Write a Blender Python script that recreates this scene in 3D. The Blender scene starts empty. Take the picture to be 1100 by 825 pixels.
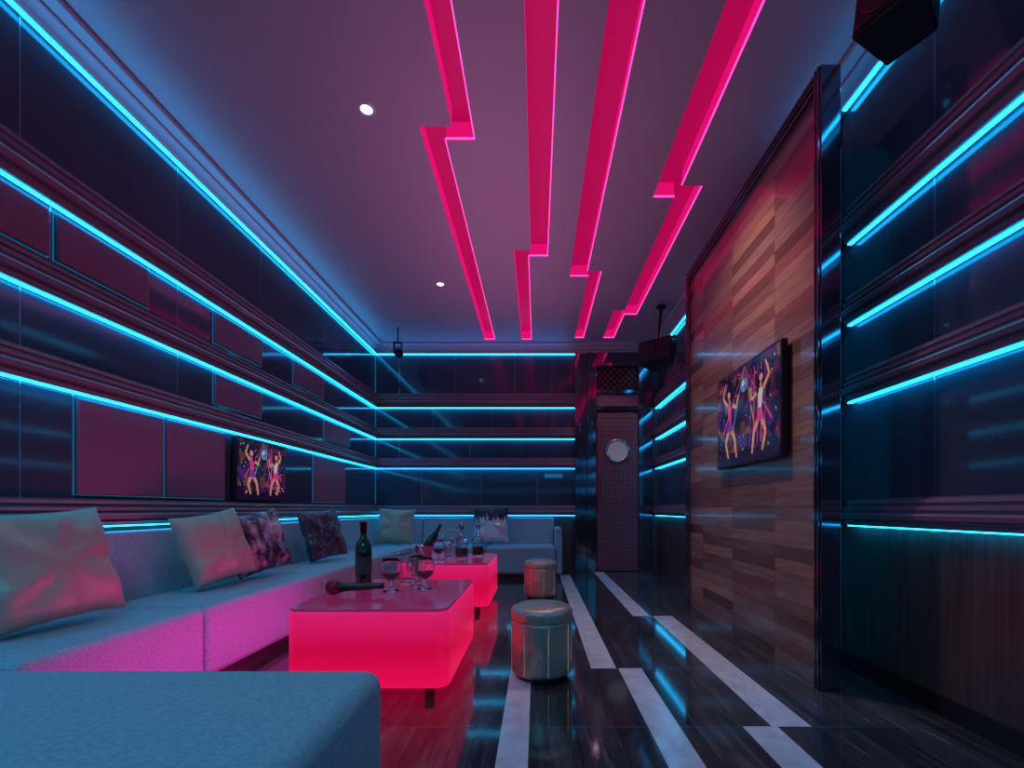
import bpy, bmesh, math, random
from mathutils import Vector, Matrix, Euler
random.seed(4)
sc=bpy.context.scene
sc.view_settings.view_transform='Standard'
try: sc.view_settings.look='None'
except Exception: pass
sc.view_settings.exposure=0.0
COL=sc.collection
XL,XR,YB,YF,ZC=-2.175,1.62,6.2,-1.2,3.03

# ---------------------------------------------------------------- materials
def P(name,base=(.5,.5,.5),rough=.5,metal=0,emis=None,es=0,coat=0,trans=0,ior=1.5,spec=.5,sheen=0):
    m=bpy.data.materials.new(name); m.use_nodes=True
    b=m.node_tree.nodes['Principled BSDF']
    b.inputs['Base Color'].default_value=(*base,1)
    b.inputs['Roughness'].default_value=rough
    b.inputs['Metallic'].default_value=metal
    b.inputs['IOR'].default_value=ior
    b.inputs['Specular IOR Level'].default_value=spec
    b.inputs['Coat Weight'].default_value=coat
    b.inputs['Coat Roughness'].default_value=.06
    b.inputs['Transmission Weight'].default_value=trans
    b.inputs['Sheen Weight'].default_value=sheen
    if emis:
        b.inputs['Emission Color'].default_value=(*emis,1)
        b.inputs['Emission Strength'].default_value=es
    return m
def nodes(m): return m.node_tree.nodes, m.node_tree.links, m.node_tree.nodes['Principled BSDF']
def coords(m,scale=(1,1,1),rot=(0,0,0),kind='Object'):
    n,l,b=nodes(m)
    t=n.new('ShaderNodeTexCoord'); mp=n.new('ShaderNodeMapping')
    mp.inputs['Scale'].default_value=scale; mp.inputs['Rotation'].default_value=rot
    l.new(t.outputs[kind],mp.inputs['Vector']); return mp.outputs['Vector']
def ramp(m,fac,stops):
    n,l,b=nodes(m); r=n.new('ShaderNodeValToRGB')
    e=r.color_ramp.elements
    while len(e)>2: e.remove(e[-1])
    for i,(p,c) in enumerate(stops):
        if i<2: e[i].position=p; e[i].color=(*c,1)
        else:
            q=e.new(p); q.color=(*c,1)
    l.new(fac,r.inputs['Fac']); return r.outputs['Color']
def noise(m,vec,scale=5,detail=4,rough=.5,dist=0):
    n,l,b=nodes(m); t=n.new('ShaderNodeTexNoise')
    t.inputs['Scale'].default_value=scale; t.inputs['Detail'].default_value=detail
    t.inputs['Roughness'].default_value=rough; t.inputs['Distortion'].default_value=dist
    l.new(vec,t.inputs['Vector']); return t.outputs['Fac']
def bump(m,h,strength=.2,dist=.01):
    n,l,b=nodes(m); t=n.new('ShaderNodeBump')
    t.inputs['Strength'].default_value=strength; t.inputs['Distance'].default_value=dist
    l.new(h,t.inputs['Height']); l.new(t.outputs['Normal'],b.inputs['Normal'])

M={}
M['glass']=P('dark_wall_glass',(.02,.035,.06),.08,coat=.1)
m=M['glass']; v=coords(m,(1,1,1)); c=ramp(m,noise(m,v,1.3,3),[(.3,(.045,.060,.095)),(.7,(.060,.085,.13))]); m.node_tree.links.new(c,nodes(m)[2].inputs['Base Color'])
M['leather_panel']=P('plum_wall_panel',(.27,.11,.19),.38)
m=M['leather_panel']; v=coords(m); bump(m,noise(m,v,60,3),.12,.004)
M['mould']=P('mauve_moulding',(.27,.17,.22),.32,coat=.15)
M['wall']=P('wall_plaster',(.05,.04,.06),.6)
M['return']=P('return_plaster',(.28,.32,.38),.5)
M['wains']=P('wainscot_veneer',(.07,.05,.045),.35)
m=M['wains']; v=coords(m,(20,20,.8)); c=ramp(m,noise(m,v,3,5),[(.3,(.055,.036,.034)),(.7,(.11,.08,.07))]); m.node_tree.links.new(c,nodes(m)[2].inputs['Base Color'])
M['ceil']=P('ceiling_paint',(.55,.5,.55),.45)
m=M['ceil']; v=coords(m); bump(m,noise(m,v,80,2),.03,.002)
M['led']=P('led_cyan',(0,.1,.2),.5,emis=(.006,.38,.80),es=12.5)
M['ledthin']=P('led_cyan_edge',(0,.1,.2),.5,emis=(.01,.33,.62),es=.28)
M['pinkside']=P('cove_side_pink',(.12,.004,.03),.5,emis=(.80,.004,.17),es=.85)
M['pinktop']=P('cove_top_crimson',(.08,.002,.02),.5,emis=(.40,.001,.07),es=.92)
M['pinkled']=P('cove_led_pink',(.3,.05,.2),.5,emis=(1,.06,.40),es=2.2)
M['seam']=P('seam_glint_metal',(.25,.4,.55),.25,.8)  # pale blue stands for glass bevels catching light; floor seams share it
M['black']=P('black_plastic',(.012,.012,.014),.35)
M['mesh']=P('speaker_grille',(.03,.03,.035),.55,.4)
M['chrome']=P('smoked_mirror',(.2,.18,.23),.08,.9)
M['steel']=P('brushed_steel',(.6,.6,.62),.22,1)
M['white']=P('white_marble',(.75,.75,.8),.12)
m=M['white']; v=coords(m); c=ramp(m,noise(m,v,6,6,.6,1),[(.35,(.52,.53,.59)),(.6,(.66,.68,.74))]); m.node_tree.links.new(c,nodes(m)[2].inputs['Base Color'])

# floor
m=M['floor']=P('dark_floor_tile',(.03,.03,.035),.09,coat=.4)
n,l,b=nodes(m)
v=coords(m,(1,1,1),(0,0,math.radians(90)))
br=n.new('ShaderNodeTexBrick'); l.new(v,br.inputs['Vector'])
br.inputs['Scale'].default_value=1; br.inputs['Brick Width'].default_value=1.17; br.inputs['Row Height'].default_value=.15
br.inputs['Mortar Size'].default_value=.002; br.inputs['Bias'].default_value=0
br.inputs['Color1'].default_value=(.6,.6,.6,1); br.inputs['Color2'].default_value=(1.5,1.5,1.5,1); br.inputs['Mortar'].default_value=(.2,.2,.2,1)
v2=coords(m,(9,.9,1))
g=ramp(m,noise(m,v2,2.2,8,.62,1.1),[(.3,(.014,.014,.017)),(.5,(.038,.036,.041)),(.72,(.10,.09,.095))])
mx=n.new('ShaderNodeMix'); mx.data_type='RGBA'; mx.blend_type='MULTIPLY'; mx.inputs[0].default_value=1
l.new(g,mx.inputs[6]); l.new(br.outputs['Color'],mx.inputs[7]); l.new(mx.outputs[2],b.inputs['Base Color'])

# wood
m=M['wood']=P('mixed_wood_planks',(.3,.2,.15),.2,coat=.3)
n,l,b=nodes(m)
tc=n.new('ShaderNodeTexCoord'); sp=n.new('ShaderNodeSeparateXYZ'); cb=n.new('ShaderNodeCombineXYZ')
l.new(tc.outputs['Object'],sp.inputs[0]); l.new(sp.outputs['Y'],cb.inputs['X']); l.new(sp.outputs['Z'],cb.inputs['Y'])
br=n.new('ShaderNodeTexBrick'); l.new(cb.outputs[0],br.inputs['Vector'])
br.inputs['Scale'].default_value=1; br.inputs['Brick Width'].default_value=.55; br.inputs['Row Height'].default_value=.07
br.inputs['Mortar Size'].default_value=.0012; br.offset=.37; br.offset_frequency=1
br.inputs['Color1'].default_value=(0,0,0,1); br.inputs['Color2'].default_value=(1,1,1,1); br.inputs['Mortar'].default_value=(0,0,0,1)
pc=ramp(m,br.outputs['Color'],[(0,(.14,.065,.052)),(.3,(.26,.13,.10)),(.6,(.33,.20,.175)),(1,(.44,.235,.155))])
v2=coords(m,(1,1.5,22))
g=ramp(m,noise(m,v2,2.5,7,.6,.6),[(.25,(.6,.6,.6)),(.7,(1.15,1.1,1.1))])
mx=n.new('ShaderNodeMix'); mx.data_type='RGBA'; mx.blend_type='MULTIPLY'; mx.inputs[0].default_value=1
l.new(pc,mx.inputs[6]); l.new(g,mx.inputs[7]); l.new(mx.outputs[2],b.inputs['Base Color'])

# fabrics etc
m=M['sofa']=P('sofa_fabric',(.30,.42,.50),.62,sheen=.15)
v=coords(m); h=noise(m,v,220,3); bump(m,h,.2,.002)
c=ramp(m,noise(m,v,90,4),[(.35,(.20,.38,.44)),(.65,(.29,.49,.56))]); m.node_tree.links.new(c,nodes(m)[2].inputs['Base Color'])
M['plinth']=P('sofa_plinth',(.02,.02,.025),.4)
m=M['satin']=P('champagne_satin',(.33,.37,.28),.46,.15,sheen=.1)
v=coords(m,(1,1,1)); bump(m,noise(m,v,7,4,.55,.6),.45,.03)
m=M['sequin']=P('sequin_fabric',(.3,.3,.35),.35,.4)
n,l,b=nodes(m); v=coords(m,(1,1,.35)); vo=n.new('ShaderNodeTexVoronoi'); vo.inputs['Scale'].default_value=38; l.new(v,vo.inputs['Vector'])
c=ramp(m,noise(m,coords(m,(1,1,.5)),11,5,.7),[(.42,(.03,.03,.05)),(.5,(.2,.18,.24)),(.6,(.5,.5,.56))]); l.new(c,b.inputs['Base Color']); bump(m,vo.outputs['Distance'],.5,.01)
m=M['darkpil']=P('dark_floral_fabric',(.03,.02,.04),.4,.2,sheen=.2)
n,l,b=nodes(m); c=ramp(m,noise(m,coords(m),22,5,.7,1.2),[(.48,(.02,.018,.035)),(.56,(.07,.05,.09)),(.66,(.3,.22,.3))]); l.new(c,b.inputs['Base Color'])
m=M['silver']=P('silver_fabric',(.6,.62,.66),.35,.3)
n,l,b=nodes(m)
t=n.new('ShaderNodeTexCoord'); s2=n.new('ShaderNodeSeparateXYZ'); l.new(t.outputs['Object'],s2.inputs[0])
ad=n.new('ShaderNodeMath'); ad.operation='MULTIPLY_ADD'; l.new(noise(m,coords(m,(7,7,1)),6,4,.7),ad.inputs[0]); ad.inputs[1].default_value=.5; l.new(s2.outputs['Z'],ad.inputs[2])
c=ramp(m,ad.outputs[0],[(.30,(.65,.67,.72)),(.34,(.02,.02,.04))]); l.new(c,b.inputs['Base Color'])
m=M['stool']=P('bronze_leather',(.52,.40,.32),.30,.6,coat=.1)
v=coords(m,(1,1,.6)); bump(m,noise(m,v,14,5,.6,.8),.7,.02)
M['tbl']=P('glowing_acrylic',(.12,.004,.03),.3,emis=(.8,.002,.065),es=.76)
n,l,b=nodes(M['tbl']); t=n.new('ShaderNodeTexCoord'); s2=n.new('ShaderNodeSeparateXYZ'); l.new(t.outputs['Object'],s2.inputs[0])
c=ramp(M['tbl'],s2.outputs['Z'],[(.06,(1.05,.004,.095)),(.22,(.74,.001,.060)),(.39,(.82,.012,.17))]); l.new(c,b.inputs['Emission Color'])
M['tbltop']=P('table_top_glass',(.30,.06,.16),.14,emis=(.5,.015,.12),es=.24,coat=.3)
M['wine']=P('wine_bottle_glass',(.01,.015,.012),.06,coat=.5)
M['foil']=P('bottle_foil',(.03,.005,.01),.3,.6)
M['label']=P('bottle_label',(.06,.05,.06),.5)
M['glassc']=P('clear_glass',(.95,.95,1),.02,trans=1,ior=1.45)
M['brandy']=P('liquor',(.25,.03,.02),.05,trans=.8,ior=1.33)
M['micred']=P('mic_mesh_red',(.30,.02,.04),.4,.5)
M['door']=P('padded_door',(.20,.075,.10),.35)
M['port']=P('porthole_glass',(.35,.33,.37),.3,emis=(.5,.5,.55),es=.14)  # faint emission put into the glass to brighten it, not a lamp
M['lamp']=P('downlight_glow',(1,1,1),.3,emis=(1,.97,.95),es=6)
M['lampring']=P('downlight_ring',(.7,.7,.75),.3,.3)

# ---------------------------------------------------------------- mesh helpers
class MB:
    def __init__(s): s.bm=bmesh.new(); s.mats=[]; s.cur=0
    def mat(s,k):
        mm=M[k] if isinstance(k,str) else k
        if mm not in s.mats: s.mats.append(mm)
        s.cur=s.mats.index(mm); return s
    def poly(s,pts):
        f=s.bm.faces.new([s.bm.verts.new(p) for p in pts]); f.material_index=s.cur; return f
    def box(s,x0,x1,y0,y1,z0,z1,mtx=None):
        x0,x1=sorted((x0,x1)); y0,y1=sorted((y0,y1)); z0,z1=sorted((z0,z1))
        c=[Vector((x,y,z)) for z in (z0,z1) for y in (y0,y1) for x in (x0,x1)]
        if mtx: c=[mtx@p for p in c]
        v=[s.bm.verts.new(p) for p in c]
        for q in ((0,2,3,1),(4,5,7,6),(0,1,5,4),(2,6,7,3),(0,4,6,2),(1,3,7,5)):
            f=s.bm.faces.new([v[i] for i in q]); f.material_index=s.cur
    def prism(s,ring0,ring1,smooth=False):
        a=[s.bm.verts.new(p) for p in ring0]; b=[s.bm.verts.new(p) for p in ring1]; n=len(a)
        for i in range(n):
            f=s.bm.faces.new([a[i],a[(i+1)%n],b[(i+1)%n],b[i]]); f.material_index=s.cur; f.smooth=smooth
        f=s.bm.faces.new(a[::-1]); f.material_index=s.cur
        f=s.bm.faces.new(b); f.material_index=s.cur
    def lathe(s,prof,seg=32,mtx=None,smooth=True):
        rings=[]
        for r,z in prof:
            if r<1e-6:
                p=Vector((0,0,z)); p=mtx@p if mtx else p; rings.append([s.bm.verts.new(p)])
            else:
                R=[]
                for i in range(seg):
                    a=2*math.pi*i/seg; p=Vector((r*math.cos(a),r*math.sin(a),z)); p=mtx@p if mtx else p
                    R.append(s.bm.verts.new(p))
                rings.append(R)
        for A,B in zip(rings,rings[1:]):
            for i in range(seg):
                j=(i+1)%seg
                if len(A)==1 and len(B)==1: continue
                if len(A)==1: q=[A[0],B[j],B[i]]
                elif len(B)==1: q=[A[i],A[j],B[0]]
                else: q=[A[i],A[j],B[j],B[i]]
                f=s.bm.faces.new(q); f.material_index=s.cur; f.smooth=smooth
    def cyl(s,p0,p1,r,seg=16,r1=None):
        p0=Vector(p0);p1=Vector(p1);d=p1-p0
        mt=Matrix.Translation(p0)@d.to_track_quat('Z','Y').to_matrix().to_4x4()
        r1=r if r1 is None else r1
        s.lathe([(0,0),(r,0),(r,0),(r1,d.length),(r1,d.length),(0,d.length)],seg,mt)
    def obj(s,name,parent=None,bevel=0,seg=3,smooth=False,loc=None,rot=None,recalc=True):
        if recalc: bmesh.ops.recalc_face_normals(s.bm,faces=s.bm.faces[:])
        me=bpy.data.meshes.new(name); s.bm.to_mesh(me); s.bm.free()
        for mm in s.mats: me.materials.append(mm)
        o=bpy.data.objects.new(name,me); COL.objects.link(o)
        if smooth:
            for p in me.polygons: p.use_smooth=True
        if bevel:
            b=o.modifiers.new('bevel','BEVEL'); b.width=bevel; b.segments=seg; b.limit_method='ANGLE'; b.angle_limit=math.radians(50)
            if smooth:
                w=o.modifiers.new('wn','WEIGHTED_NORMAL'); w.keep_sharp=True
        if loc: o.location=loc
        if rot: o.rotation_euler=rot
        if parent: o.parent=parent
        return o
def empty(name,loc=(0,0,0),rot=(0,0,0)):
    e=bpy.data.objects.new(name,None); e.empty_display_size=.1; COL.objects.link(e); e.location=loc; e.rotation_euler=rot; return e

# wall frames:  (a along, d into room, z) -> xyz
FR={'left':lambda a,d,z:(XL+d,a,z),'right':lambda a,d,z:(XR-d,a,z),'back':lambda a,d,z:(a,YB-d,z),'front':lambda a,d,z:(a,YF+d,z)}
def wbox(mb,w,a0,a1,d0,d1,z0,z1):
    p=FR[w](a0,d0,z0); q=FR[w](a1,d1,z1); mb.box(p[0],q[0],p[1],q[1],p[2],q[2])
PROF=[(0,.0),(.05,.0),(.055,.10),(.058,.13),(.046,.15),(.046,.22),(.066,.26),(.070,.40),(.064,.46),(.05,.48),(.05,.56),(.058,.58),(.056,.68),(.036,.72),(.036,.80),(.044,.82),(.040,.92),(.022,.94),(.022,1.0),(0,1.0)]
def moulding(mb,w,a0,a1,z0,z1,depth=1.0):
    r0=[FR[w](a0,d*depth,z0+t*(z1-z0)) for d,t in PROF]; r1=[FR[w](a1,d*depth,z0+t*(z1-z0)) for d,t in PROF]
    mb.prism(r0,r1)
CORN=[(0,2.90),(.045,2.90),(.05,2.915),(.035,2.925),(.035,2.94),(.075,2.955),(.08,2.965),(.07,2.97),(.07,2.98),(.125,2.995),(.13,3.01),(.12,3.015),(.12,ZC),(0,ZC)]
def cornice(mb,w,a0,a1):
    mb.prism([FR[w](a0,d,z) for d,z in CORN],[FR[w](a1,d,z) for d,z in CORN])
ROWS=[(2.18,2.375),(1.765,1.915),(1.37,1.51),(.745,.875)]
BANDS=[(2.375,2.90),(1.915,2.18),(1.51,1.765),(.875,1.37)]
LED={k:MB().mat('led') for k in FR}
def ledline(w,a0,a1,z,d0=.014,d1=.032,h=.006): wbox(LED[w],w,a0,a1,d0,d1,z-h,z-.0005)
def rowset(mb,w,a0,a1,deep=False):
    for k,(z0,z1) in enumerate(ROWS):
        if deep and k==3:
            moulding(mb,w,a0,a1,z0,z1,1.7); ledline(w,a0,a1,z0,.066,.083)
        else:
            moulding(mb,w,a0,a1,z0,z1); ledline(w,a0,a1,z0)

def build_wall(w,a0,a1,seams,pads,m0=None,m1=None,deep=False):
    root=MB().mat('wall')
    lo,hi={'left':(YF-.1,YB+.1),'right':(YF-.1,YB+.1),'back':(XL-.1,XR+.1),'front':(XL-.1,XR+.1)}[w]
    wbox(root,w,lo,hi,-.115,-.015,-.0,ZC+.15)
    root=root.obj('wall_'+w)
    g=MB().mat('glass'); s=MB().mat('seam'); pd=MB().mat('leather_panel'); ed=MB().mat('ledthin')
    for k,(z0,z1) in enumerate(BANDS):
        ss=[a0]+[t for t in seams[k] if a0<t<a1]+[a1]
        for p,q in zip(ss,ss[1:]): wbox(g,w,p+.002,q-.002,-.015,0,z0-.02,z1+.02)
        for t in ss[1:-1]: wbox(s,w,t-.0025,t+.0025,-.015,.002,z0,z1)
        for p,q in pads[k]:
            e=.028 if k<3 else .02
            wbox(pd,w,p+.008,q-.008,0,.022,z0+e,z1-e)
            t=.004
            for (A0,A1,Z0,Z1) in ((p,q,z1-e,z1-e+t),(p,q,z0+e-t,z0+e),(p,p+t,z0+e,z1-e),(q-t,q,z0+e,z1-e)):
                wbox(ed,w,A0,A1,0,.006,Z0,Z1)
    g.obj('glass_panels',root); s.obj('panel_seams',root)
    if any(pads):
        pd.obj('padded_panels',root,bevel=.008,seg=3); ed.obj('panel_edge_lights',root)
    mo=MB().mat('mould'); m0_=a0 if m0 is None else m0; m1_=a1 if m1 is None else m1
    rowset(mo,w,m0_,m1_,deep)
    mo.obj('mouldings',root)
    wa=MB().mat('wains'); wbox(wa,w,a0,a1,-.015,.0,.0,.745); wa.mat('black'); wbox(wa,w,a0,a1,0,.012,0,.08)
    wa.obj('wainscot',root)
    return root
NONE=[[],[],[],[]]
lw=build_wall('left',YF,YB,
  [[-.2,.9,1.94,2.79,3.63,4.69,5.5],[.6,1.0,2.06,2.58,2.79,3.09,4.1,4.7,5.34],[.7,1.94,2.79,3.09,3.63,4.69,5.34],[.8,1.94,2.16,2.68,3.2,3.95,4.45,4.9,5.34]],
  [[],[(1.05,2.05),(2.07,2.575),(3.09,3.63),(4.1,4.69)],[(3.09,3.63),(4.69,5.34)],[(2.16,2.675),(2.685,3.2),(4.47,5.2)]],deep=True)
rw=build_wall('right',YF,2.45,[[.2,1.16,1.88],[.2,1.16,1.88],[.2,1.16,1.88],[.2,1.16,1.88]],NONE,m1=2.36)
def wall_part(w,a0,a1,seams,name,parent):
    g=MB().mat('glass')
    for k,(z0,z1) in enumerate(BANDS):
        ss=[a0]+[t for t in seams if a0<t<a1]+[a1]
        for p,q in zip(ss,ss[1:]): wbox(g,w,p+.002,q-.002,-.015,0,z0-.02,z1+.02)
    g.mat('seam')
    for t in seams:
        if a0<t<a1: wbox(g,w,t-.0025,t+.0025,-.015,.002,.8,2.9)
    g.mat('mould'); rowset(g,w,a0,a1)
    g.mat('wains'); wbox(g,w,a0,a1,-.015,0,0,.745)
    g.obj(name,parent)
wall_part('right',3.81,YB,[4.7,5.4],'far_panels',rw)
# back wall
bw=MB().mat('wall'); wbox(bw,'back',XL-.1,XR+.1,-.115,-.015,0,ZC+.15); bw=bw.obj('wall_back')
DX0=.50
g=MB().mat('glass'); s=MB().mat('seam')
seb=[[-1.85,-1.1,-.3,.2],[-1.4,-.6,.1],[-1.85,-.9,-.2],[-1.55,-.75,0]]
for k,(z0,z1) in enumerate(BANDS):
    ss=[XL]+seb[k]+[DX0]
    for p,q in zip(ss,ss[1:]): wbox(g,'back',p+.001,q-.001,-.015,0,z0-.02,z1+.02)
    for t in ss[1:-1]: wbox(s,'back',t-.003,t+.003,-.015,.002,z0,z1)
g.obj('glass_panels',bw); s.obj('panel_seams',bw)
mo=MB().mat('mould'); rowset(mo,'back',XL,DX0,True)
mo.obj('mouldings',bw)
wa=MB().mat('wains'); wbox(wa,'back',XL,DX0,-.015,0,0,.745); wa.obj('wainscot',bw)
fw=build_wall('front',XL,XR,[[-1,0,1]]*4,NONE)
for i,(w,a0,a1) in enumerate((('left',YF,YB),('right',YF,YB),('back',XL,XR),('front',XL,XR))):
    c=MB().mat('ceil'); cornice(c,w,a0,a1); c.obj('trim_%d'%(i+1))
ledline('left',YF,YB,2.90); ledline('right',YF,2.40,2.90); ledline('right',4.0,YB,2.90)
ledline('back',XL,DX0,2.90)
for k,r_ in (('left',lw),('right',rw),('back',bw),('front',fw)): LED[k].obj('led_strips',r_)
c=MB().mat('ledthin'); c.box(XL+.004,XL+.012,YB-.012,YB-.004,.9,2.88); c.obj('corner_glow',bw)  # thin emissive strip stands in for a faint glow in the corner

# ---------------------------------------------------------------- floor
f=MB().mat('floor'); f.box(XL-.1,XR+.1,YF-.1,YB+.1,-.1,0); f.obj('floor')
f=MB().mat('white')
for x0,x1,y0,y1 in ((.28,.41,2.39,5.8),(-.135,-.03,-1,2.39),(.42,.54,-1,2.39),(.89,1.04,1.75,3.56),(.74,.87,3.56,6.09),(.78,.91,-1,1.75)):
    f.box(x0,x1,y0,y1,0,.0015)
f.mat('seam')
for y in (.58,1.75,2.39,3.56,4.73,5.8): f.box(-1.5,1.61 if not 2.1<y<4 else 1.28,y-.0015,y+.0015,0,.0008)
f.obj('floor_inlay_stripes')

# ---------------------------------------------------------------- ceiling with recessed channels
R=[(-.49,-.37,-.6,2.76),(-.68,-.37,2.66,2.76),(-.68,-.545,2.66,6.0),
   (-.055,.095,-.6,4.0),(-.2,.095,3.93,4.03),(-.2,-.07,3.93,6.0),
   (.31,.47,-.6,4.35),(.31,.60,4.28,4.38),(.485,.60,4.28,5.95),
   (.82,.99,-.6,3.25),(.82,1.13,3.15,3.27),(.97,1.13,3.15,5.2),(.85,1.13,5.12,5.24),(.85,.99,5.12,5.95)]
xs=sorted({XL-.1,XR+.1}|{r[0] for r in R}|{r[1] for r in R}); ys=sorted({YF-.1,YB+.1}|{r[2] for r in R}|{r[3] for r in R})
inside=lambda i,j: any(r[0]<(xs[i]+xs[i+1])/2<r[1] and r[2]<(ys[j]+ys[j+1])/2<r[3] for r in R) if 0<=i<len(xs)-1 and 0<=j<len(ys)-1 else False
cm=MB().mat('ceil'); ZT=ZC+.11
leds=MB().mat('pinkled')
for i in range(len(xs)-1):
    for j in range(len(ys)-1):
        x0,x1,y0,y1=xs[i],xs[i+1],ys[j],ys[j+1]
        if not inside(i,j):
            cm.mat('ceil'); cm.poly([(x0,y0,ZC),(x0,y1,ZC),(x1,y1,ZC),(x1,y0,ZC)])
        else:
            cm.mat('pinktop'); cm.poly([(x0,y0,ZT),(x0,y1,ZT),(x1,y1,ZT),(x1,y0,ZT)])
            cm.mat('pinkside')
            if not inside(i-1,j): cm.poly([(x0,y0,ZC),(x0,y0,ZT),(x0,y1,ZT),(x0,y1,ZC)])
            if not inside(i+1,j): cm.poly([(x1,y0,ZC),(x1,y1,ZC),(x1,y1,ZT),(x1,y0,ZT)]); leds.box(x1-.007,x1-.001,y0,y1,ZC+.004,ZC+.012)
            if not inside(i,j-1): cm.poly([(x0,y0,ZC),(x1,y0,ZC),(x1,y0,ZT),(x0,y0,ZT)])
            if not inside(i,j+1): cm.poly([(x0,y1,ZC),(x0,y1,ZT),(x1,y1,ZT),(x1,y1,ZC)]); leds.box(x0,x1,y1-.008,y1-.001,ZC+.004,ZC+.012)
cm.mat('wall'); cm.box(XL-.1,XR+.1,YF-.1,YB+.1,ZT+.01,ZT+.06)
co=cm.obj('ceiling',recalc=False); leds.obj('channel_leds',co)

# ---------------------------------------------------------------- downlights
for x,y in ((-.94,2.544),(-.948,4.52),(-.94,.5)):
    e=empty('ceiling_downlight',(x,y,ZC))
    r=MB().mat('lampring'); r.lathe([(.030,-.001),(.034,-.007),(.045,-.007),(.050,-.001)],32); r.obj('ring',e)
    r=MB().mat('lamp'); r.lathe([(0,-.003),(.032,-.003)],32); r.obj('lens',e)

# ---------------------------------------------------------------- wood feature wall with frame
e=empty('wood_feature_wall')
w=MB().mat('wood'); w.box(1.31,1.37,2.14,3.93,0,2.77); w.obj('plank_panel',e)
w=MB().mat('return'); w.box(1.37,1.615,2.45,3.80,0,2.74); w.obj('backing_box',e)
w=MB().mat('led'); w.box(1.376,1.386,2.200,2.222,.05,2.70); w.box(1.376,1.386,3.878,3.90,.05,2.70); w.obj('edge_leds',e)
w=MB().mat('black'); w.box(1.390,1.394,2.14,2.228,.03,2.72); w.box(1.37,1.394,2.14,2.19,.03,2.72); w.box(1.390,1.394,3.872,3.95,.03,2.72); w.obj('led_shields',e)  # unseen strips added to keep LED reflections off the wall glass
w=MB().mat('chrome')
for y0,y1 in ((2.09,2.14),(3.93,3.99)):
    w.box(1.285,1.375,y0,y1,0,2.84); 
    for k in (0,1): w.box(1.275,1.29,y0+.008+k*.022,y0+.020+k*.022,0,2.84)
w.box(1.285,1.375,2.14,3.93,2.77,2.84); w.box(1.275,1.29,2.14,3.93,2.79,2.80); w.box(1.275,1.29,2.14,3.93,2.815,2.83)
w.obj('frame',e,bevel=.003,seg=2)

# ---------------------------------------------------------------- door
e=empty('door_1',(0,0,0))
d=MB().mat('door'); d.box(.80,1.34,6.14,6.185,.01,2.12)
def diamonds(mb,x0,x1,z0,z1,y,s,h):
    nx=int(round((x1-x0)/s)); nz=int(round((z1-z0)/s)); sx=(x1-x0)/nx; sz=(z1-z0)/nz
    for i in range(nx):
        for j in range(nz):
            for (cx,cz) in ((x0+(i+.5)*sx,z0+(j+.5)*sz),):
                A=[(cx-sx/2,y,cz),(cx,y,cz-sz/2),(cx+sx/2,y,cz),(cx,y,cz+sz/2)]
                for a in range(4): mb.poly([A[a],A[(a+1)%4],(cx,y-h,cz)])
diamonds(d,.83,1.31,.06,2.08,6.139,.06,.004)
d.obj('leaf',e)
d=MB().mat('port'); mt=Matrix.Translation((1.065,6.128,1.60))@Matrix.Rotation(math.radians(90),4,'X')
d.lathe([(0,.004),(.135,.004)],40,mt); d.mat('steel'); d.lathe([(.13,0),(.13,.02),(.155,.02),(.16,0)],40,mt); d.obj('porthole',e,recalc=False)
d=MB().mat('steel'); d.cyl((.86,6.07,.95),(.86,6.07,1.35),.012); d.cyl((.86,6.07,1.0),(.86,6.14,1.0),.008); d.cyl((.86,6.07,1.3),(.86,6.14,1.3),.008); d.obj('handle',e)
d=MB().mat('chrome')
for x0,x1,p in ((.50,.57,.10),(.57,.66,.06),(.66,.73,.10),(.73,.79,.07),(1.35,1.42,.08),(1.42,1.52,.05),(1.52,1.54,.03)):
    d.box(x0,x1,6.2-p,6.185,0,2.90)
d.box(.79,1.35,6.10,6.185,2.13,2.19); d.box(.79,1.35,6.10,6.185,2.72,2.90); d.box(.79,1.35,6.12,6.185,2.36,2.41)
d.obj('frame',e,bevel=.004,seg=2)
d=MB().mat('leather_panel'); d.box(.79,1.35,6.16,6.185,2.19,2.36); d.mat('door'); d.box(.79,1.35,6.165,6.185,2.41,2.72)
d.mat('black'); y=6.15
for k in range(-4,10):
    for sgn in (1,-1):
        a=.79+k*.08; pts=[]
        x0,z0=a,(2.41 if sgn==1 else 2.72); x1,z1=a+.31,(2.72 if sgn==1 else 2.41)
        if x0<.79: z0+=sgn*(.79-x0); x0=.79
        if x1>1.35: z1-=sgn*(x1-1.35); x1=1.35
        if x1>x0: d.cyl((x0,y,z0),(x1,y,z1),.006,6)
d.obj('transom',e)

# ---------------------------------------------------------------- televisions
def screen_mats():
    m=P('tv_background',(.01,.01,.01),.2)
    n,l,b=nodes(m); t=n.new('ShaderNodeTexVoronoi'); t.inputs['Scale'].default_value=16; l.new(coords(m,(1,2.2,1)),t.inputs['Vector'])
    sp=n.new('ShaderNodeSeparateColor'); l.new(t.outputs['Color'],sp.inputs[0])
    c=ramp(m,sp.outputs[0],[(0,(.01,.0,.02)),(.45,(.03,.005,.05)),(.62,(.25,.01,.10)),(.74,(.02,.0,.04)),(.84,(.45,.16,.03)),(.92,(.12,.02,.3))])
    l.new(c,b.inputs['Emission Color']); b.inputs['Emission Strength'].default_value=.33
    return m
M['tvbg']=screen_mats()
for k,c,s_ in (('tvskin',(.8,.36,.24),.5),('tvpink',(.85,.05,.3),.5),('tvgold',(.85,.42,.08),.4),('tvwhite',(.8,.7,.7),.5),('tvpurple',(.35,.05,.5),.4),('tvblue',(.1,.35,.7),.5),('tvdark',(.02,.0,.03),.5),('tvgreen',(.1,.5,.2),.4)):
    M[k]=P(k,(.01,.01,.01),.2,emis=c,es=s_)
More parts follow.
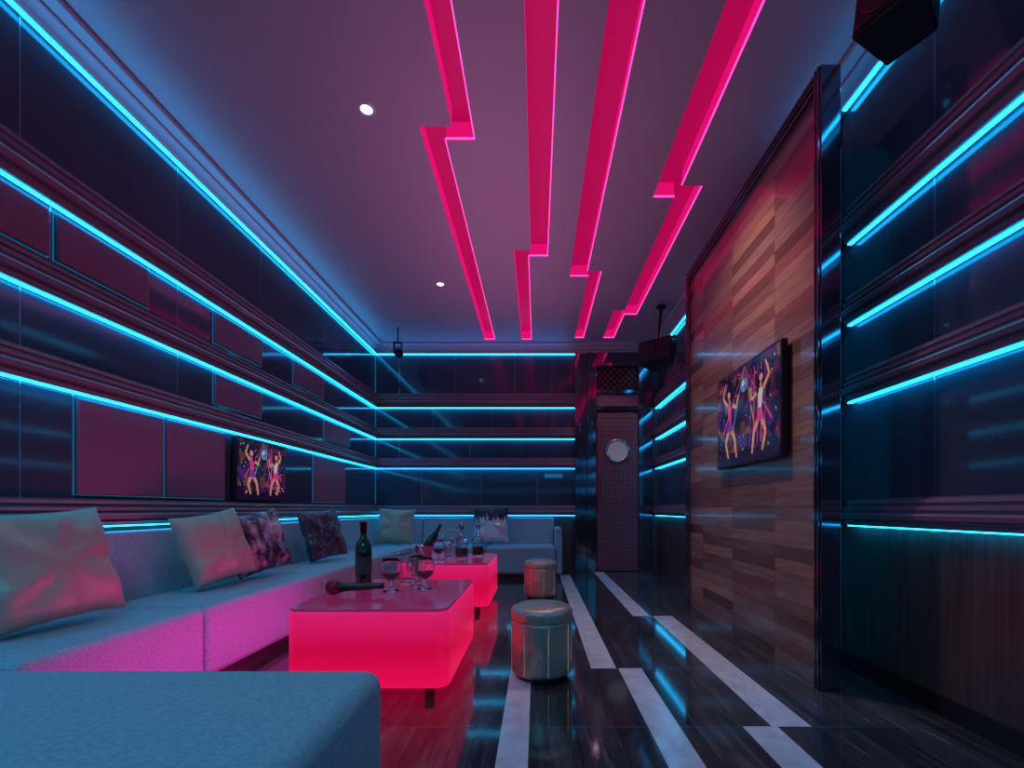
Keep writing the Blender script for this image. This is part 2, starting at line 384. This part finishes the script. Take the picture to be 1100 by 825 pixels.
def television(loc,rotz,W,H):
    e=empty('television',loc,(0,0,rotz))
    b=MB().mat('black'); b.box(-W/2,W/2,0,.035,-H/2,H/2); b.box(-W*.3,W*.3,.035,.05,-H*.3,H*.3); b.obj('housing',e,bevel=.004)
    w,h=W-.025,H-.03
    s=MB().mat('tvbg'); s.box(-w/2,w/2,-.002,.001,-h/2,h/2); s.obj('display',e)
    s=MB(); lay=[-.003]
    def P2(u,v): return ((u-.5)*w,lay[0],(v-.5)*h)
    def quad(k,*pts): s.mat(k); lay[0]-=.00004; s.poly([P2(*p) for p in pts])
    def limb(k,p,q,t0,t1=None):
        t1=t1 or t0; dx,dy=(q[0]-p[0])*w,(q[1]-p[1])*h; L=math.hypot(dx,dy) or 1; nx,ny=-dy/L,dx/L
        quad(k,(p[0]+nx*t0/w,p[1]+ny*t0/h),(p[0]-nx*t0/w,p[1]-ny*t0/h),(q[0]-nx*t1/w,q[1]-ny*t1/h),(q[0]+nx*t1/w,q[1]+ny*t1/h))
    def disc(k,u,v,r,n=20): quad(k,*[(u+r*math.cos(2*math.pi*i/n)/w,v+r*math.sin(2*math.pi*i/n)/h) for i in range(n)])
    for u,k in ((.12,'tvpink'),(.3,'tvblue'),(.66,'tvgold'),(.9,'tvpink'),(.8,'tvpurple')):
        limb(k,(.5,1),(u,.35),.001,.007)
    quad('tvdark',(.0,.0),(1,.0),(1,.10),(0,.14))
    for i in range(60): disc(('tvgold','tvpink','tvblue','tvgreen','tvwhite')[i%5],random.uniform(.03,.97),random.uniform(.05,.95),random.uniform(.003,.008),8)
    for i in range(5): limb(('tvpurple','tvpink')[i%2],(.62+i*.05,.92),(.60+i*.055,.15),.004,.006)
    disc('tvblue',.50,.80,.042); disc('tvwhite',.49,.82,.018); disc('tvpurple',.51,.78,.012)
    def dancer(cx,sc,top,skirt,fl):
        f=lambda dx,y:(cx+fl*dx*sc,.5+(y-.5)*sc)
        S=.014*sc
        limb('tvskin',f(0,.42),f(-.07,.24),S*1.5,S); limb('tvskin',f(-.07,.24),f(-.02,.06),S,S*.6)
        limb('tvskin',f(.02,.42),f(.10,.26),S*1.5,S); limb('tvskin',f(.10,.26),f(.13,.05),S,S*.6)
        limb(skirt,f(.01,.50),f(.01,.36),S*1.5,S*3.2)
        limb(top,f(.01,.49),f(0,.68),S*1.4,S*2.2)
        limb('tvskin',f(-.04,.67),f(-.12,.78),S,S*.7); limb('tvskin',f(-.12,.78),f(-.07,.93),S*.7,S*.5)
        limb('tvskin',f(.04,.67),f(.13,.60),S,S*.7); limb('tvskin',f(.13,.60),f(.16,.74),S*.7,S*.5)
        limb('tvskin',f(0,.68),f(0,.75),S*.6)
        disc('tvdark',f(.0,.80)[0],f(.0,.80)[1],.034*sc); limb('tvdark',f(.015,.80),f(.05,.64),S*1.6,S)
        disc('tvskin',f(-.008,.785)[0],f(-.008,.785)[1],.022*sc)
    dancer(.25,.98,'tvpink','tvpurple',1); dancer(.76,.98,'tvwhite','tvpink',-1)
    s.obj('picture',e,recalc=False)
    return e
television((1.26,2.805,1.405),math.radians(-90),.85,.61)
television((XL+.055,3.575,1.12),math.radians(90),.64,.455)

# ---------------------------------------------------------------- sofa
so=empty('sectional_sofa')
def sbox(name,x0,x1,y0,y1,z0,z1,k='sofa',bv=.035):
    b=MB().mat(k); b.box(x0,x1,y0,y1,z0,z1); return b.obj(name,so,bevel=bv,seg=5,smooth=True)
def slope_left(name,y0,y1,z1=.715):
    b=MB().mat('sofa'); prof=[(-2.165,.10),(-1.99,.10),(-1.995,.40),(-2.06,z1),(-2.165,z1)]
    b.prism([(x,y0,z) for x,z in prof],[(x,y1,z) for x,z in prof]); b.obj(name,so,bevel=.026,seg=4,smooth=True)
def slope_back(name,x0,x1,z1=.715):
    b=MB().mat('sofa'); prof=[(6.19,.10),(6.00,.10),(6.005,.40),(6.085,z1),(6.19,z1)]
    b.prism([(x0,y,z) for y,z in prof],[(x1,y,z) for y,z in prof]); b.obj(name,so,bevel=.026,seg=4,smooth=True)
SX=-1.50; SH=.38
ysp=[1.325,2.10,3.25,4.40,5.46]
for i,(a,b_) in enumerate(zip(ysp,ysp[1:])):
    sbox('seat_%d'%i,-2.03,SX,a+.004,b_-.004,.05,SH)
    slope_left('back_%d'%i,a+.004,b_-.004)
sbox('seat_corner',-2.03,SX,5.46,6.02,.05,SH)
slope_left('back_corner',5.46,6.18)
for i,(a,b_) in enumerate(((SX+.004,-.62),(-.612,.22))):
    sbox('seat_b%d'%i,a,b_,5.46,6.02,.05,SH)
for i,(a,b_) in enumerate(((-2.0,-1.5),(-1.496,-.62),(-.612,.22))): slope_back('back_b%d'%i,a,b_)
sbox('arm_end',.225,.30,5.50,6.13,.05,.60,bv=.025)
sbox('seat_near',-2.03,-.43,.50,1.305,.05,SH,bv=.045)
slope_left('back_near',.50,1.315)
b=MB().mat('plinth'); b.box(-2.1,SX-.06,1.34,6.0,0,.055); b.box(SX-.06,.24,5.53,6.0,0,.055); b.box(-2.0,-.50,.56,1.25,0,.055); b.obj('plinth',so)

# ---------------------------------------------------------------- pillows
def pillow(loc,rot,S,T,mat,seed=0):
    rnd=random.Random(seed); ph=[rnd.uniform(0,6.28) for _ in range(8)]
    n=30; bm=bmesh.new(); grid={}
    for side in (1,-1):
        for i in range(n+1):
            for j in range(n+1):
                u=-1+2*i/n; v=-1+2*j/n
                border=i in(0,n) or j in (0,n)
                if side==-1 and border: grid[(side,i,j)]=grid[(1,i,j)]; continue
                pinch=.09
                x=u*(1-pinch*(1-v*v)**1.0*abs(u)**2)*S/2
                z=v*(1-pinch*(1-u*u)**1.0*abs(v)**2)*S/2
                th=T/2*max(0,(1-u**4)*(1-v**4))**.6*(1-.28*(u*u+v*v)/2)
                r=math.hypot(u,v); a=math.atan2(v,u); w2=(max(0,(1-u*u)*(1-v*v))**.4)
                wr=.013*math.sin(6*a+ph[0]+2*side)*min(1,r)*w2+.008*math.sin(5*u+3*v+ph[1])*math.sin(4*v-2*u+ph[2])*w2+.005*math.sin(11*a+ph[3]+5*r)*r*w2
                y=side*(th+wr*(0 if border else 1))
                grid[(side,i,j)]=bm.verts.new((x,y,z))
    for side in (1,-1):
        for i in range(n):
            for j in range(n):
                f=bm.faces.new([grid[(side,i,j)],grid[(side,i+1,j)],grid[(side,i+1,j+1)],grid[(side,i,j+1)]]); f.smooth=True
    bmesh.ops.recalc_face_normals(bm,faces=bm.faces[:])
    me=bpy.data.meshes.new('throw_pillow'); bm.to_mesh(me); bm.free(); me.materials.append(M[mat])
    o=bpy.data.objects.new('throw_pillow',me); COL.objects.link(o)
    o.rotation_mode='XYZ'; o.location=loc; o.rotation_euler=rot
    s=o.modifiers.new('s','SUBSURF'); s.levels=1; s.render_levels=1
    return o
R_=math.radians
def pl(x,y,S,T,mat,yaw,lean,roll,seed): 
    m_=Matrix.Rotation(R_(yaw),4,'Z')@Matrix.Rotation(R_(lean),4,'X')@Matrix.Rotation(R_(roll),4,'Y')
    o=pillow((x,y,0),(0,0,0),S,T,mat,seed); o.rotation_euler=m_.to_euler()
    zs=[(m_@v_.co).z for v_ in o.data.vertices]; o.location=(x,y,SH-min(zs)+.002)
pl(-1.825,1.72,.45,.17,'satin',78,-16,-4,1)
pl(-1.83,2.63,.42,.16,'satin',76,-16,-9,2)
pl(-1.825,3.02,.42,.15,'sequin',70,-15,-8,3)
pl(-1.825,3.94,.44,.15,'darkpil',70,-16,-5,4)
pl(-1.76,5.76,.46,.14,'satin',12,-15,3,5)
pl(-.58,5.78,.47,.14,'silver',-6,-14,-3,6)

# ---------------------------------------------------------------- tables
def rrect(x0,x1,y0,y1,r,z,n=8):
    pts=[]
    for cx,cy,a0 in ((x1-r,y1-r,0),(x0+r,y1-r,90),(x0+r,y0+r,180),(x1-r,y0+r,270)):
        for i in range(n+1):
            a=math.radians(a0+90*i/n); pts.append((cx+r*math.cos(a),cy+r*math.sin(a),z))
    return pts
def table(cx,cy,W,D):
    e=empty('coffee_table',(cx,cy,0))
    b=MB().mat('tbl'); x0,x1,y0,y1=-W/2,W/2,-D/2,D/2
    b.prism(rrect(x0,x1,y0,y1,.06,.06),rrect(x0,x1,y0,y1,.06,.385),True); o=b.obj('glow_body',e,bevel=.010,seg=3)
    b=MB().mat('tbltop'); b.prism(rrect(x0+.004,x1-.004,y0+.004,y1-.004,.058,.386),rrect(x0+.004,x1-.004,y0+.004,y1-.004,.058,.40)); b.obj('top',e,bevel=.004,seg=2)
    b=MB().mat('black')
    for sx in (-1,1):
        for sy in (-1,1): b.cyl((sx*(W/2-.1),sy*(D/2-.1),0),(sx*(W/2-.1),sy*(D/2-.1),.06),.022)
    b.obj('feet',e)
table(-.73,2.385,.70,.84); table(-.73,4.03,.70,.84)

# ---------------------------------------------------------------- stools
def stool(x,y):
    e=empty('pouf_stool',(x,y,0))
    b=MB().mat('stool'); r=.150
    prof=[(0,.02),(.135,.02),(r-.004,.03),(r,.05),(r,.27),(r-.001,.275),(r-.005,.279),(r-.001,.283),(r+.003,.29),(r+.003,.325),(r-.006,.342),(r-.03,.353),(.06,.358),(0,.359)]
    b.lathe(prof,48); b.obj('body',e)
    b=MB().mat('stool')
    for i in range(8):
        a=2*math.pi*i/8+.2; b.cyl((r*math.cos(a),r*math.sin(a),.04),(r*math.cos(a),r*math.sin(a),.272),.0035,6)
    b.obj('stitching',e)
    b=MB().mat('black'); b.lathe([(0,0),(.125,0),(.13,.02),(0,.02)],40); b.obj('base',e)
stool(.023,2.30); stool(.03,4.32)

# ---------------------------------------------------------------- tableware
def bottle(loc,rot=(0,0,0),sc=1.0):
    e=empty('wine_bottle',loc,rot); e.scale=(sc,)*3
    b=MB().mat('wine'); b.lathe([(0,.004),(.030,0),(.037,.004),(.038,.02),(.038,.19),(.036,.205),(.028,.222),(.017,.24),(.0145,.255),(.014,.30),(.0165,.302),(.0165,.315),(.013,.317),(0,.317)],36); b.obj('glass',e)
    b=MB().mat('foil'); b.lathe([(.0152,.262),(.0155,.30),(.0172,.301),(.0172,.317),(0,.3185)],28); b.obj('foil',e)
    b=MB().mat('label'); b.lathe([(.0384,.07),(.0384,.15)],36); b.obj('label',e,recalc=False)
def snifter(loc,liq=True,k=1.3):
    e=empty('brandy_glass',loc); e.scale=(k,k,k)
    b=MB().mat('glassc')
    b.lathe([(0,0),(.032,0),(.033,.002),(.012,.006),(.005,.012),(.004,.035),(.010,.040),(.028,.050),(.040,.070),(.042,.085),(.036,.112),(.031,.128),(.0298,.128),(.0348,.112),(.0405,.085),(.0385,.071),(.027,.052),(.010,.043),(0,.042)],36); b.obj('bowl',e)
    if liq:
        b=MB().mat('brandy'); b.lathe([(0,.0435),(.010,.0445),(.0265,.053),(.0375,.0705),(0,.0705)],36); b.obj('brandy',e)
def tumbler(loc,k=1.4):
    e=empty('ice_bucket',loc); e.scale=(k,k,k)
    b=MB().mat('glassc'); b.lathe([(0,0),(.045,0),(.048,.004),(.058,.12),(.056,.12),(.045,.012),(0,.01)],12,smooth=False); b.obj('glass',e)
    b=MB().mat('steel'); b.lathe([(.058,.116),(.0605,.116),(.0605,.124),(.057,.124)],36)
    pts=[(.060*math.cos(a),0,.118+.06*math.sin(a)) for a in [math.pi*i/14 for i in range(15)]]
    for p,q in zip(pts,pts[1:]): b.cyl(p,q,.0025,8)
    b.obj('rim_and_handle',e)
    b=MB().mat('glassc')
    for i in range(6):
        mt=Matrix.Translation((random.uniform(-.022,.022),random.uniform(-.022,.022),.03+.014*i))@Euler((i,i*1.7,i*.6)).to_matrix().to_4x4(); b.box(-.013,.013,-.013,.013,-.013,.013,mt)
    b.obj('ice_cubes',e)
def decanter(loc,k=1.15):
    e=empty('glass_decanter',loc); e.scale=(k,k,k)
    b=MB().mat('glassc'); b.lathe([(0,0),(.045,0),(.048,.006),(.048,.12),(.035,.145),(.018,.16),(.016,.20),(.022,.21),(.020,.21),(.014,.20),(.016,.162),(.033,.143),(.045,.12),(.045,.01),(0,.008)],8,smooth=False); b.obj('body',e)
    b=MB().mat('brandy'); b.lathe([(0,.009),(.044,.011),(.044,.075),(0,.075)],8); b.obj('whisky',e)
    b=MB().mat('glassc'); b.lathe([(0,.20),(.012,.202),(.012,.214),(.024,.235),(.018,.262),(0,.27)],10,smooth=False); b.obj('stopper',e)
def mic(loc,rz):
    e=empty('microphone',loc,(0,R_(0),rz))
    b=MB().mat('micred'); mt=Matrix.Rotation(R_(90),4,'Y')
    b.lathe([(0,-.040),(.016,-.037),(.028,-.027),(.037,-.012),(.039,.002),(.034,.018),(.026,.028),(0,.028)],28,mt); b.obj('grille',e)
    b=MB().mat('black'); b.lathe([(.026,.026),(.028,.030),(.026,.038),(.022,.06),(.015,.22),(.016,.235),(0,.238)],24,mt)
    b.obj('handle',e)
TZ=.4015
bottle((-.94,2.50,TZ),sc=1.12)
snifter((-.76,2.40,TZ)); snifter((-.60,2.46,TZ)); snifter((-.67,2.56,TZ),False)
tumbler((-.74,2.70,TZ),1.25)
mic((-1.00,2.27,TZ+.0395),R_(12))
tumbler((-.76,4.12,TZ)); decanter((-.66,4.02,TZ)); decanter((-.54,4.2,TZ))
snifter((-.82,3.85,TZ))
e=empty('wine_cooler',(-.97,3.95,TZ))
b=MB().mat('steel'); b.lathe([(0,0),(.062,0),(.066,.006),(.078,.11),(.082,.112),(.075,.114),(.063,.01),(0,.009)],36); b.obj('bucket',e)
e2=empty('bottle',(-.02,0,.022),(0,R_(32),0)); e2.parent=e
b=MB().mat('wine'); b.lathe([(0,.004),(.037,.004),(.038,.02),(.038,.19),(.028,.222),(.017,.24),(.014,.30),(.0165,.302),(.0165,.315),(0,.317)],30); b.obj('bottle_glass',e2)

# ---------------------------------------------------------------- loudspeakers
def speaker(loc,rot,W,H,D,mount):
    e=empty('loudspeaker',loc,rot)   # front faces -Y
    b=MB().mat('black')
    b.prism([(-W/2,0,-H/2),(W/2,0,-H/2),(W/2*.7,D,-H/2),(-W/2*.7,D,-H/2)],[(-W/2,0,H/2),(W/2,0,H/2),(W/2*.7,D,H/2),(-W/2*.7,D,H/2)]); b.obj('cabinet',e,bevel=.008)
    b=MB().mat('mesh'); b.box(-W/2+.012,W/2-.012,-.008,0,-H/2+.012,H/2-.012); b.obj('baffle',e,bevel=.003)
    b=MB()
    for cx,cz,r in ((-W*.2 if W>H else 0,0 if W>H else -H*.16,min(W,H)*.36),(W*.3 if W>H else 0,0 if W>H else H*.32,min(W,H)*.14)):
        mt=Matrix.Translation((cx,-.008,cz))@Matrix.Rotation(R_(90),4,'X')
        b.mat('black'); b.lathe([(r*1.06,0),(r*1.08,.006),(r,.008)],32,mt)
        b.mat('mesh'); b.lathe([(r,.006),(r*.85,.010),(r*.35,-.004),(r*.3,.004),(0,.012)],32,mt)
    b.obj('drivers',e,recalc=False)
    b=MB().mat('black'); 
    b.box(-W/2-.012,-W/2-.004,D*.3,D*.5,-H*.2,H*.2+.05); b.box(W/2+.004,W/2+.012,D*.3,D*.5,-H*.2,H*.2+.05); b.box(-W/2-.012,W/2+.012,D*.3,D*.5,H/2+.02,H/2+.03)
    b.cyl((0,D*.4,H/2+.02),(0,D*.4,H/2+mount),.014); b.lathe([(0,H/2+mount-.012),(.05,H/2+mount-.012),(.05,H/2+mount),(0,H/2+mount)],24,Matrix.Translation((0,D*.4,0)))
    b.obj('bracket',e)
speaker((1.27,1.66,2.755),(R_(-12),0,R_(-60)),.23,.32,.20,.10)
speaker((1.20,4.75,2.47),(R_(-10),0,R_(-38)),.36,.24,.24,.41)
e=empty('stage_spotlight',(-1.69,5.60,2.74))
b=MB().mat('black'); b.cyl((0,0,.10),(0,0,ZC-2.74),.008); b.box(-.05,-.04,-.02,.02,-.03,.11); b.box(.04,.05,-.02,.02,-.03,.11); b.box(-.05,.05,-.02,.02,.10,.11)
b.cyl((.05,-.12,-.07),(-.03,.10,.05),.050,20,.042); b.obj('lamp_head',e)

# wall control plate
e=MB().mat('ledthin'); wbox(e,'back',.10,.34,.001,.008,1.245,1.30); e.obj('wall_control_screen')

# ---------------------------------------------------------------- lights
def area(name,loc,rot,sx,sy,col,pw,spread=180):
    L=bpy.data.lights.new(name,'AREA'); L.shape='RECTANGLE'; L.size=sx; L.size_y=sy; L.color=col; L.energy=pw; L.spread=R_(spread)
    o=bpy.data.objects.new(name,L); COL.objects.link(o); o.location=loc; o.rotation_euler=rot; return o
def spot(name,loc,tgt,col,pw,ang=80,blend=.8,rad=.03):
    L=bpy.data.lights.new(name,'SPOT'); L.color=col; L.energy=pw; L.spot_size=R_(ang); L.spot_blend=blend; L.shadow_soft_size=rad
    o=bpy.data.objects.new(name,L); COL.objects.link(o); o.location=loc
    o.rotation_euler=(Vector(tgt)-Vector(loc)).to_track_quat('-Z','Y').to_euler(); return o
area('ceiling_fill',(-.3,3.6,2.0),(R_(180),0,0),1.2,3.2,(.88,.24,.60),8.5)  # added upward fill hanging in mid-air, no fixture there
area('cove_uplight_left',(XL+.10,2.5,2.86),(0,R_(180+28),0),.05,7,(.02,.42,1),4.5)
area('cove_uplight_right',(XR-.10,1.0,2.86),(0,R_(180-28),0),.05,3.5,(.05,.4,1),1)
area('cove_uplight_back',(-.8,YB-.14,2.86),(R_(180+35),0,0),2.4,.05,(.05,.3,1),1.2)
area('sofa_front_fill',(-1.125,2.2,.2),(0,R_(90),0),.28,1.5,(1,.02,.35),5.5)  # added pink lamp hidden at the table side, brightens the sofa fronts
for x,y in ((-.94,2.544),(-.948,4.52)): spot('downlight',(x,y,ZC-.02),(x,y,0),(.8,.8,.9),14,100)
spot('wood_fill',(.55,2.6,2.95),(1.31,3.0,1.3),(1,.70,.62),46,95)  # added warm spot without a fixture, lifts the planks
spot('door_fill',(.95,4.9,2.98),(1.05,6.1,1.2),(1,.6,.7),16,70)  # extra spot put in to brighten the door
spot('floor_fill',(.6,2.6,2.98),(.6,2.8,0),(.8,.82,1),32,90,1,.1)  # added overhead fill for the floor, no fitting above
spot('near_fill',(-.6,-.5,2.7),(-1.2,1.4,.3),(.07,.62,.92),72,90,1,.2)
w=bpy.data.worlds.new('w'); sc.world=w; w.use_nodes=True; w.node_tree.nodes['Background'].inputs[0].default_value=(.01,.01,.02,1)

# ---------------------------------------------------------------- camera
cd=bpy.data.cameras.new('camera'); cam=bpy.data.objects.new('camera',cd); COL.objects.link(cam)
cam.location=(0,0,.825); cam.rotation_euler=(R_(90),0,0)
cd.sensor_fit='HORIZONTAL'; cd.sensor_width=36; cd.lens=496/1100*36
cd.shift_x=(550-577)/1100; cd.shift_y=(547-412.5)/1100; cd.clip_start=.05
sc.camera=cam
